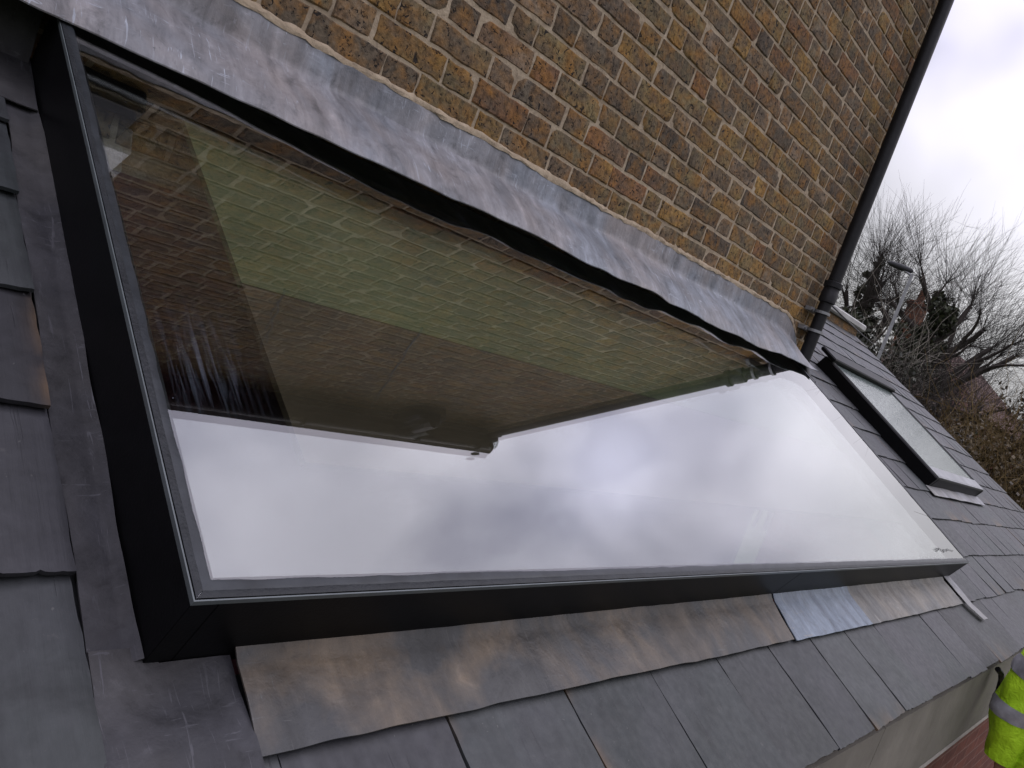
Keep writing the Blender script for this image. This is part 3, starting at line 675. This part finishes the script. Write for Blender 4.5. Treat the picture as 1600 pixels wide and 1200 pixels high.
# ------------------------------------------------------------------ trees, hedges, far things
def polar(r, az, el=None, z=None):
    a = math.radians(az); x = CAM.x + r * math.cos(a); y = CAM.y + r * math.sin(a)
    return np.array([x, y, (CAM.z + r * math.tan(math.radians(el))) if el is not None else z])
rt = np.random.default_rng(21)
def wander(p, d, L, n, wob, up=0.):
    pts = [np.array(p, float)]; d = np.array(d, float); d /= np.linalg.norm(d)
    for i in range(n):
        d = d + rt.normal(0, wob, 3) + np.array([0, 0, up]); d /= np.linalg.norm(d); pts.append(pts[-1] + d * L / n)
    return pts, d
def rdir(base, spread):
    d = np.array(base, float) / np.linalg.norm(base) + rt.normal(0, spread, 3); return d / np.linalg.norm(d)
def leafcloud(mb, pts, rads, n, size, c0, c1):
    pts = np.asarray(pts); rads = np.asarray(rads)
    i = rt.integers(0, len(pts), n); d = rt.normal(0, 1, (n, 3)); d /= np.linalg.norm(d, axis=1)[:, None]
    q = pts[i] + d * rads[i][:, None] * (rt.random((n, 1)) ** .45)
    u = rt.normal(0, 1, (n, 3)); u /= np.linalg.norm(u, axis=1)[:, None]; v = np.cross(u, rt.normal(0, 1, (n, 3))); v /= np.linalg.norm(v, axis=1)[:, None] + 1e-9
    s_ = size * rt.uniform(.6, 1.5, (n, 1))
    V = np.stack([q - u * s_, q + v * s_ * .55, q + u * s_, q - v * s_ * .55], 1).reshape(-1, 3)
    k = rt.random((n, 1)); C = np.asarray(c0) * (1 - k) + np.asarray(c1) * k
    mb.add(V, [(4 * j, 4 * j + 1, 4 * j + 2, 4 * j + 3) for j in range(n)], np.repeat(C, 4, axis=0))
def fan(mb, p, d, n, L, spread, r0, sub=2, nseg=4):
    """a fan of long fine shoots from a pollard knuckle"""
    for _ in range(n):
        dd = rdir(d, spread); l = L * rt.uniform(.6, 1.1); pts, _d = wander(p, dd, l, nseg, .07, .02)
        mb.tube(pts, np.linspace(r0, r0 * .35, len(pts)), 3, caps=False)
        for k in range(sub):
            i = rt.integers(1, nseg); p2, _ = wander(pts[i], rdir(pts[i + 1] - pts[i], .35), l * rt.uniform(.3, .55), 3, .09, .01)
            mb.tube(p2, np.linspace(r0 * .6, r0 * .25, 4), 3, caps=False)
def pollard(name, label, base, h_trunk, r0, limbs, ivy, fanL, fan_n, group='bare trees beyond the roof', lean=(0, 0)):
    base = np.array(base, float); root = thing(name, label, 'tree', base, group=group)
    tb = MB(); tw = MB()
    pts, d = wander(base, (lean[0], lean[1], 1), h_trunk, 10, .035, .05)
    tb.tube(pts, np.linspace(r0, r0 * .2, len(pts)), 10)
    allp = list(pts)
    heads = []
    for (hf, az, L, upk, rr) in limbs:
        p0 = pts[min(10, int(hf * 10))]; a = math.radians(az)
        lp, ld = wander(p0, (math.cos(a), math.sin(a), upk), L, 7, .10, .03)
        tb.tube(lp, np.linspace(rr, rr * .5, len(lp)), 7); heads.append((lp[-1], ld)); allp += lp[2:]
        for i in (3, 5):
            l2, d2 = wander(lp[i], rdir(ld, .55), L * .5, 4, .13, .05); tb.tube(l2, np.linspace(rr * .5, rr * .22, len(l2)), 5); heads.append((l2[-1], d2))
            fan(tw, lp[i], rdir(ld, .6), 5, fanL * .7, .4, .006)
    heads.append((pts[-1], d))
    for p, d_ in heads: fan(tw, p, d_, fan_n, fanL, .52, .0050)
    part('trunk', tb.geo(), M['bark'], root, smooth=True)
    part('twigs', tw.geo(), M['twig'], root)
    if ivy:
        iv = MB()
        for (f0, f1, rad, cnt) in ivy:
            sel = [p for i, p in enumerate(pts) if f0 * 10 <= i <= f1 * 10]
            den = []; rd = []
            for k in range(len(sel) - 1):
                for tt_ in np.linspace(0, 1, 16): 
                    den.append(sel[k] * (1 - tt_) + sel[k + 1] * tt_ + rt.normal(0, rad * .45, 3)); rd.append(rad * rt.uniform(.25, .8))
            leafcloud(iv, den, rd, cnt, .06, (.010, .016, .006), (.030, .034, .012))
        part('ivy', iv.geo(), M['leaf'], root, label='dark ivy climbing the trunk')
    return root
# two large ivy-clad pollards, a third crown behind them, one more to the right
pollard('pollard_tree', 'bare pollarded tree with rusty ivy up its trunk standing behind the street lamp', polar(26, 20.6, z=0), 7.9, .32,
        [(.62, 120, 2.6, 1.0, .13), (.66, 300, 1.9, 1.3, .12), (.75, 80, 1.6, 1.6, .11), (.8, 200, 1.6, 1.8, .11), (.85, 330, 1.3, 2.2, .1), (.55, 40, 2.0, .9, .1)],
        [(.0, .66, .62, 9000), (.5, .88, .48, 6500), (.8, 1.0, .25, 2200)], 2.2, 30)
pollard('pollard_tree', 'bare pollarded tree with a bulky dark ivy clump and wide crown', polar(25, 17.3, z=0), 7.2, .32,
        [(.66, 280, 2.5, 1.1, .13), (.7, 250, 2.2, .7, .12), (.72, 100, 2.2, 1.5, .12), (.8, 60, 1.8, 1.8, .11), (.85, 290, 1.7, 1.7, .11), (.95, 120, 1.4, 2.2, .1), (.6, 270, 2.9, .45, .11)],
        [(.0, .80, .85, 15000), (.7, 1.0, .42, 4500)], 2.2, 30)
pollard('pollard_tree', 'pollarded tree without ivy, a wide fan of clean bare twigs', polar(29, 16.6, z=0), 6.3, .3,
        [(.7, 290, 2.4, 1.2, .12), (.75, 250, 2.6, .9, .12), (.8, 100, 2.0, 1.6, .11), (.9, 280, 2.0, 1.6, .11), (.85, 330, 1.8, 1.5, .1)], None, 2.3, 24)
pollard('pollard_tree', 'shorter bare tree with a small ivy head at the right edge of the view', polar(24, 12.6, z=0), 3.7, .24,
        [(.7, 270, 2.0, 1.0, .1), (.8, 100, 1.9, 1.2, .1), (.9, 300, 1.6, 1.5, .1), (.85, 200, 1.4, 1.4, .09)], [(.55, 1.0, .75, 2600)], 1.9, 15)
# street lamp
lp = polar(16, 18.95, z=0); lt = polar(16, 19.1, el=10.6)
lamp = thing('street_lamp', 'grey street lamp column with a dark lantern in front of the ivy-clad trees', 'street lamp', lp)
b = MB(); top = np.array([lp[0], lp[1], lt[2]]); b.tube([lp, lp * .8 + top * .2, top], [.046, .038, .030], 12); b.tube([top - (0, 0, .03), top + np.array([-.05, .18, .04])], .022, 8); part('column', b.geo(), M['galv'], lamp, smooth=True)
b = MB(); hd_ = top + np.array([-.02, .12, .06]); dv = np.array([-.28, .96, .12]); dv /= np.linalg.norm(dv)
b.tube([hd_ - dv * .12, hd_ - dv * .08, hd_ + dv * .13, hd_ + dv * .30, hd_ + dv * .35], [.02, .05, .06, .045, .015], 12); part('lantern', b.geo(), M['soffit'], lamp, smooth=True)
# house roof behind the hedge
hp = polar(36, 15.9, z=0)
fh = thing('distant_house', 'distant house with a steep dark brown tiled roof half hidden by bare shrubs', 'house', hp)
b = MB(); hx, hy = hp[0], hp[1]; zr = CAM.z + 36 * math.tan(math.radians(7.3)); ze = CAM.z - .3
ap = polar(36, 16.4, el=7.3); rt_ = polar(33, 11.9, el=3.2); lf_ = polar(33, 20.5, el=3.2); ap2 = ap + (9, 0, 0)
b.add([ap, rt_, lf_, ap2, rt_ + (16, 0, 0), lf_ + (16, 0, 0)], [(0, 2, 1), (0, 1, 4, 3), (0, 3, 5, 2), (1, 2, 5, 4), (3, 4, 5)], (.05, .028, .022))
t = NT('brown_tiles'); c = t.coord(); t.pbr(t.ramp(t.noise(t.coord((1, 3, 9)), 2.2, 5, .7), [(.3, (.030, .018, .015)), (.6, (.07, .036, .028)), (.8, (.10, .055, .042))]), .85, 0, .2, t.bump(t.noise(t.coord((3, 4, 12)), 2., 3), .6, .05)); M['tiles'] = t.m
part('roof', b.geo(), M['tiles'], fh)
b = MB(); b.box((rt_[0] + .5, rt_[1] + .4, 0), (rt_[0] + 15, lf_[1] - .4, rt_[2] - .02)); part('wall', b.geo(), M['redbrick'], fh)
zr = ap[2]
cz = CAM.z + 36 * math.tan(math.radians(9.0)); cxy = polar(36, 17.9, z=0)
b = MB(); b.bbox((cxy[0] - .4, cxy[1] - .3, zr - 2.5), (cxy[0] + .4, cxy[1] + .3, cz), .03); b.bbox((cxy[0] - .46, cxy[1] - .36, cz - .22), (cxy[0] + .46, cxy[1] + .36, cz - .08), .03)
b.tube([(cxy[0], cxy[1], cz), (cxy[0], cxy[1], cz + .5)], [.17, .14], 10)
part('chimney', b.geo(), simple('chimney_brick', (.10, .042, .022), .9, 0, .2, .4, 5, .4), fh, label='orange brick chimney stack')
# pale picket fence seen through the shrubs
b = MB(); pa, pb = polar(21, 15.2, z=0), polar(21, 11.5, z=0)
pf = thing('picket_fence', 'pale slatted fence glimpsed through the bare shrubs past the roof edge', 'fence', pa)
for k in np.linspace(0, 1, 30):
    q = pa * (1 - k) + pb * k; b.box((q[0] - .02, q[1] - .028, 1.6), (q[0] + .02, q[1] + .028, 3.75 + .1 * math.sin(k * 40)))
part('pickets', b.geo(), M['fascia_light'], pf)
b = MB(); 
for zz in (2.0, 3.3): b.tube([pa + (0, 0, zz), pb + (0, 0, zz)], .04, 4)
for k in (0, .33, .66, 1): q = pa * (1 - k) + pb * k; b.box((q[0] + .03, q[1] - .05, 0), (q[0] + .12, q[1] + .05, 3.5))
part('rails', b.geo(), M['fascia_light'], pf)
# evergreen bushes and the twiggy shrubs in front of them
def bush(name, label, cat, centres, rads, n, size, c0, c1, stems=60, stemL=1.6, sm_=None, sr=.008, group=None):
    base = np.mean(np.array(centres), 0); base[2] = 0
    root = thing(name, label, cat, base, group=group); lf = MB(); leafcloud(lf, centres, rads, n, size, c0, c1); part('foliage', lf.geo(), M['leaf'], root)
    st = MB(); cs = np.array(centres)
    for _ in range(stems):
        i = rt.integers(len(cs)); p = cs[i] + rt.normal(0, .5, 3) * rads[i]; pts, _d = wander(p, rdir((0, 0, 1), .7), stemL * rt.uniform(.5, 1.3), 5, .22, .02); st.tube(pts, np.linspace(sr, sr * .4, 6), 3, caps=False)
    for _ in range(4): st.tube([base + rt.normal(0, .25, 3) * (1, 1, 0), cs[rt.integers(len(cs))]], [.05, .02], 5)
    part('stems', st.geo(), sm_ or M['twig'], root); return root
def blob(r, az0, az1, z0, z1, n, rr):
    return [polar(r + rt.normal(0, .6), rt.uniform(az0, az1), z=rt.uniform(z0, z1)) for _ in range(n)], [rr * rt.uniform(.6, 1.2) for _ in range(n)]
c_, r_ = blob(20, 20.9, 22.7, 2.5, 5.3, 26, .62); bush('evergreen_bush', 'dark evergreen bush with pointed tufts just right of the downpipe', 'bush', c_, r_, 5200, .07, (.012, .016, .009), (.034, .04, .02), 40)
c_, r_ = blob(19, 16.3, 20.8, 1.0, 4.7, 46, .75); bush('twiggy_shrub', 'dark green shrub tangled with pale grey twigs behind the roof verge', 'shrub', c_, r_, 8500, .06, (.010, .013, .007), (.028, .03, .015), 420, 1.9, M['twig_grey'], .007)
c_, r_ = blob(17.5, 13.6, 17.2, .8, 3.9, 40, .7); bush('twiggy_shrub', 'reddish brown leafless shrub in front of the tiled roof', 'shrub', c_, r_, 2600, .04, (.022, .014, .010), (.06, .04, .025), 900, 1.6, M['twig'], .006)
c_, r_ = blob(13, 6.2, 12.9, .4, 3.5, 70, .62); bush('brown_hedge', 'wide olive brown winter hedge of fine twigs beyond the right roof edge', 'hedge', c_, r_, 15000, .032, (.022, .015, .006), (.075, .052, .018), 1500, 1.1, simple('hedge_twig', (.085, .06, .025), .9, 0, .1, .4, 4, 0), .005)

fw = MB(); cs_, rs_ = [], []
for az_ in np.linspace(-6, 24, 150):
    cs_.append(polar(44 + rt.normal(0, 2), az_, z=rt.uniform(.5, 6.3))); rs_.append(1.5)
leafcloud(fw, cs_, rs_, 26000, .11, (.016, .012, .007), (.05, .038, .02))
solo('far_wood', fw.geo(), M['leaf'], 'far brown belt of winter trees and scrub behind the hedge', 'wood', kind='stuff')

# ------------------------------------------------------------------ worker in hi-vis at the eave
PB = np.array([3.62, -1.775, CAM.z - 1.86])            # standing point; faces along +x with the left arm towards the eave
plat = thing('trestle_platform', 'low trestle platform of scaffold boards under the worker at the eave', 'platform', (PB[0], PB[1] - .1, 0))
for dy in (-.38, -.14, .10):
    b = MB(); b.bbox((PB[0] - .9, PB[1] + dy - .11, PB[2] - .04), (PB[0] + .9, PB[1] + dy + .115, PB[2]), .004); part('board', b.geo(), M['wood'], plat)
for dx in (-.7, .7):
    b = MB()
    for dy, ty in ((-.42, -.55), (.2, .24)): b.tube([(PB[0] + dx, PB[1] + dy, PB[2] - .06), (PB[0] + dx, PB[1] + ty, 0)], .022, 8)
    b.tube([(PB[0] + dx, PB[1] - .5, PB[2] - .06), (PB[0] + dx, PB[1] + .24, PB[2] - .06)], .02, 8); b.tube([(PB[0] + dx, PB[1] - .5, .4), (PB[0] + dx, PB[1] + .22, .4)], .018, 8)
    part('trestle', b.geo(), M['galv'], plat)
person = thing('person', 'worker in a bright yellow-green hi-vis jacket with grey reflective bands standing at the eave', 'person', PB)
def P3(x, y, z): return np.array([PB[0] + x, PB[1] + y, PB[2] + z])
SHz = 1.44
Lsh, Lel, Lwr = P3(.0, .20, SHz), P3(-.02, .275, SHz - .29), P3(.015, .262, SHz - .56)
Rsh, Rel, Rwr = P3(.0, -.20, SHz), P3(-.04, -.27, SHz - .28), P3(.10, -.27, SHz - .52)
verts = [P3(0, 0, .95), P3(0, 0, 1.1), P3(0, 0, 1.28), P3(0, 0, 1.42), P3(.01, 0, 1.50), P3(.025, 0, 1.57), P3(.03, 0, 1.66), P3(.02, 0, 1.74)]
rad = [.14, .125, .15, .12, .058, .075, .095, .06]
edg = [(i, i + 1) for i in range(7)]
def chain(frm, pts, rs_):
    i = frm
    for p, r0 in zip(pts, rs_): verts.append(p); rad.append(r0); edg.append((i, len(verts) - 1)); i = len(verts) - 1
    return i
hands = []
for sh, el, wr, sgn in ((Lsh, Lel, Lwr, 1), (Rsh, Rel, Rwr, -1)):
    e_ = chain(3, [sh, (sh + el) / 2, el, (el + wr) / 2, wr], [.07, .055, .045, .042, .03]); dn = (wr - el) / np.linalg.norm(wr - el)
    palm = wr + dn * .055; pi_ = chain(e_, [palm], [.034]); fwd = np.array([1, 0, 0]) - dn * dn[0]; fwd /= np.linalg.norm(fwd); out_ = np.cross(dn, fwd)
    for k, Lf in enumerate((.075, .085, .08, .062)):
        st_ = palm + dn * .035 + fwd * (.027 - .018 * k); chain(pi_, [st_, st_ + dn * Lf * .5 - out_ * sgn * .006, st_ + dn * Lf * .9 - out_ * sgn * .022], [.0095, .0085, .007])
    th_ = wr + dn * .03 + fwd * .032; chain(pi_, [th_, th_ + dn * .03 + fwd * .016, th_ + dn * .058 + fwd * .018], [.011, .0095, .008])
for sgn in (1, -1): chain(0, [P3(0, .095 * sgn, .88), P3(.0, .10 * sgn, .5), P3(-.02, .105 * sgn, .10), P3(.03, .11 * sgn, .04), P3(.14, .12 * sgn, .03)], [.095, .062, .045, .045, .035])
me = bpy.data.meshes.new('body'); me.from_pydata([tuple(v - PB) for v in verts], edg, []); me.materials.append(simple('skin', (.36, .20, .14), .55, 0, .4, .08, 20, .05))
bo = bpy.data.objects.new('body', me); COL.objects.link(bo); bo.parent = person
md = bo.modifiers.new('skin', 'SKIN'); 
for i, sv in enumerate(me.skin_vertices[0].data): sv.radius = (rad[i], rad[i]); sv.use_root = (i == 0)
ss_ = bo.modifiers.new('sub', 'SUBSURF'); ss_.levels = 1; ss_.render_levels = 2
for p in me.polygons: p.use_smooth = True
# face and hair
fc = MB(); fc.tube([P3(.118, 0, 1.645), P3(.142, 0, 1.62), P3(.12, 0, 1.605)], [.010, .015, .010], 8); part('nose', fc.geo(), me.materials[0], person, smooth=True)
for sgn in (1, -1): fc = MB(); fc.tube([P3(.02, .085 * sgn, 1.66), P3(.0, .105 * sgn, 1.645), P3(.02, .088 * sgn, 1.61)], [.012, .02, .010], 8); part('ear', fc.geo(), me.materials[0], person, smooth=True)
for sgn in (1, -1): fc = MB(); fc.tube([P3(.112, .034 * sgn, 1.66), P3(.121, .034 * sgn, 1.66)], [.011, .006], 8); part('eye', fc.geo(), M['soffit'], person, smooth=True)
fc = MB(); fc.tube([P3(.112, -.026, 1.572), P3(.12, 0, 1.57), P3(.112, .026, 1.572)], [.004, .008, .004], 6); part('mouth', fc.geo(), simple('lips', (.30, .12, .1), .5, bump=0), person, smooth=True)
def shell(path, ra, rb, n, wr_amt, seed, side=(0, 1, 0)):
    """cloth sleeve / body: ellipse sweep with wrinkles; returns grid P[m][n]"""
    path = np.array(path); m = len(path); T = np.gradient(path, axis=0); T /= np.linalg.norm(T, axis=1)[:, None]; G = np.zeros((m, n, 3))
    for i in range(m):
        u = np.array(side, float); u = u - T[i] * (u @ T[i]); u /= np.linalg.norm(u); v = np.cross(T[i], u); a = np.linspace(0, 2 * math.pi, n, endpoint=False)
        wv_ = vnoise2(np.cos(a) * 1.6 + i * .12, np.sin(a) * 1.6 + i * .2, seed) * wr_amt + vnoise(i * .30 + np.sin(a + seed) * 1.3, seed) * wr_amt * .8 + vnoise(i * .17 + 1.2 * np.cos(a * 2), seed + 2) * wr_amt * .9
        G[i] = path[i] + ((ra[i] + wv_)[:, None] * (np.cos(a)[:, None] * u) + (rb[i] + wv_)[:, None] * (np.sin(a)[:, None] * v))
    return G
def grid_mb(G, th=0, c=(1, 1, 1), mb=None):
    mb = mb or MB(); m, n = G.shape[:2]; mb.add(G.reshape(-1, 3), [(i * n + j, i * n + (j + 1) % n, (i + 1) * n + (j + 1) % n, (i + 1) * n + j) for i in range(m - 1) for j in range(n)], c); return mb
def interp(pts, m):
    pts = np.array(pts); t0 = np.linspace(0, 1, len(pts)); t1 = np.linspace(0, 1, m); return np.stack([np.interp(t1, t0, pts[:, k]) for k in range(pts.shape[1])], -1)
t = NT('hi_vis_cloth'); c = t.coord(); t.pbr(t.ramp(t.noise(c, 9, 4), [(.3, (.30, .52, .012)), (.7, (.42, .68, .02))]), .7, 0, .3, t.bump(t.noise(c, 28, 4, .6, .6), .55, .02)); HV = t.m
t = NT('reflective_band'); c = t.coord(); t.pbr(t.ramp(t.noise(c, 14, 4), [(.3, (.20, .20, .21)), (.7, (.33, .33, .35))]), .45, .2, .5, t.bump(t.noise(c, 30, 3), .3, .01)); RB = t.m
jk = MB(); band = []
tor = interp([P3(0, 0, .80), P3(0, 0, 1.0), P3(0, 0, 1.2), P3(0, 0, 1.36), P3(.0, 0, 1.45), P3(.01, 0, 1.52)], 40)
rr = interp([(.235, .175), (.225, .17), (.225, .165), (.225, .155), (.17, .12), (.075, .075)], 40)
Gt = shell(tor, rr[:, 0], rr[:, 1], 56, .012, 3); grid_mb(Gt, mb=jk)
for k0, k1 in ((7, 11), (19, 23)): band.append((tor[k0:k1], Gt[k0:k1]))
for sh, el, wr, sgn, sd in ((Lsh, Lel, Lwr, 1, 5), (Rsh, Rel, Rwr, -1, 8)):
    path = interp([sh + (0, -.05 * sgn, .02), sh + (0, .02 * sgn, -.02), (sh + el) / 2, el, (el + wr) / 2, wr + (wr - el) * .02], 48)
    ra = interp([(.07,), (.095,), (.09,), (.086,), (.085,), (.078,)], 48)[:, 0]
    Ga = shell(path, ra, ra * 1.05, 40, .011, sd, (1, 0, 0)); grid_mb(Ga, mb=jk)
    for k0, k1 in ((22, 27), (32, 37)): band.append((path[k0:k1], Ga[k0:k1]))
part('jacket', jk.geo(), HV, person, smooth=True)
for cen, G in band:
    G2 = cen[:, None] + (G - cen[:, None]) * 1.03; part('reflective_band', grid_mb(G2).geo(), RB, person, smooth=True)
tr = MB()
for sgn in (1, -1):
    path = interp([P3(0, .09 * sgn, .95), P3(0, .10 * sgn, .5), P3(-.02, .105 * sgn, .07)], 24); ra = np.linspace(.125, .085, 24); grid_mb(shell(path, ra, ra, 28, .006, 12 + sgn), mb=tr)
part('trousers', tr.geo(), simple('navy_work_trousers', (.02, .022, .03), .8, 0, .2), person, smooth=True)
for sgn in (1, -1):
    b = MB(); b.tube([P3(-.085, .11 * sgn, .045), P3(-.06, .11 * sgn, .05), P3(.05, .115 * sgn, .055), P3(.15, .12 * sgn, .04), P3(.19, .12 * sgn, .035)], [.03, .045, .055, .045, .02], 12); part('boot', b.geo(), simple('boot_leather', (.05, .035, .02), .6, bump=.1), person, smooth=True)
hr = MB(); a = np.linspace(0, 1, 8); hr.tube([P3(-.012, 0, 1.62 + .155 * k) for k in a], .004 + .105 * np.sqrt(np.clip(1 - (a * 1.02) ** 3, 0, 1)), 18); part('hair', hr.geo(), simple('hair', (.04, .028, .02), .7), person, smooth=True)
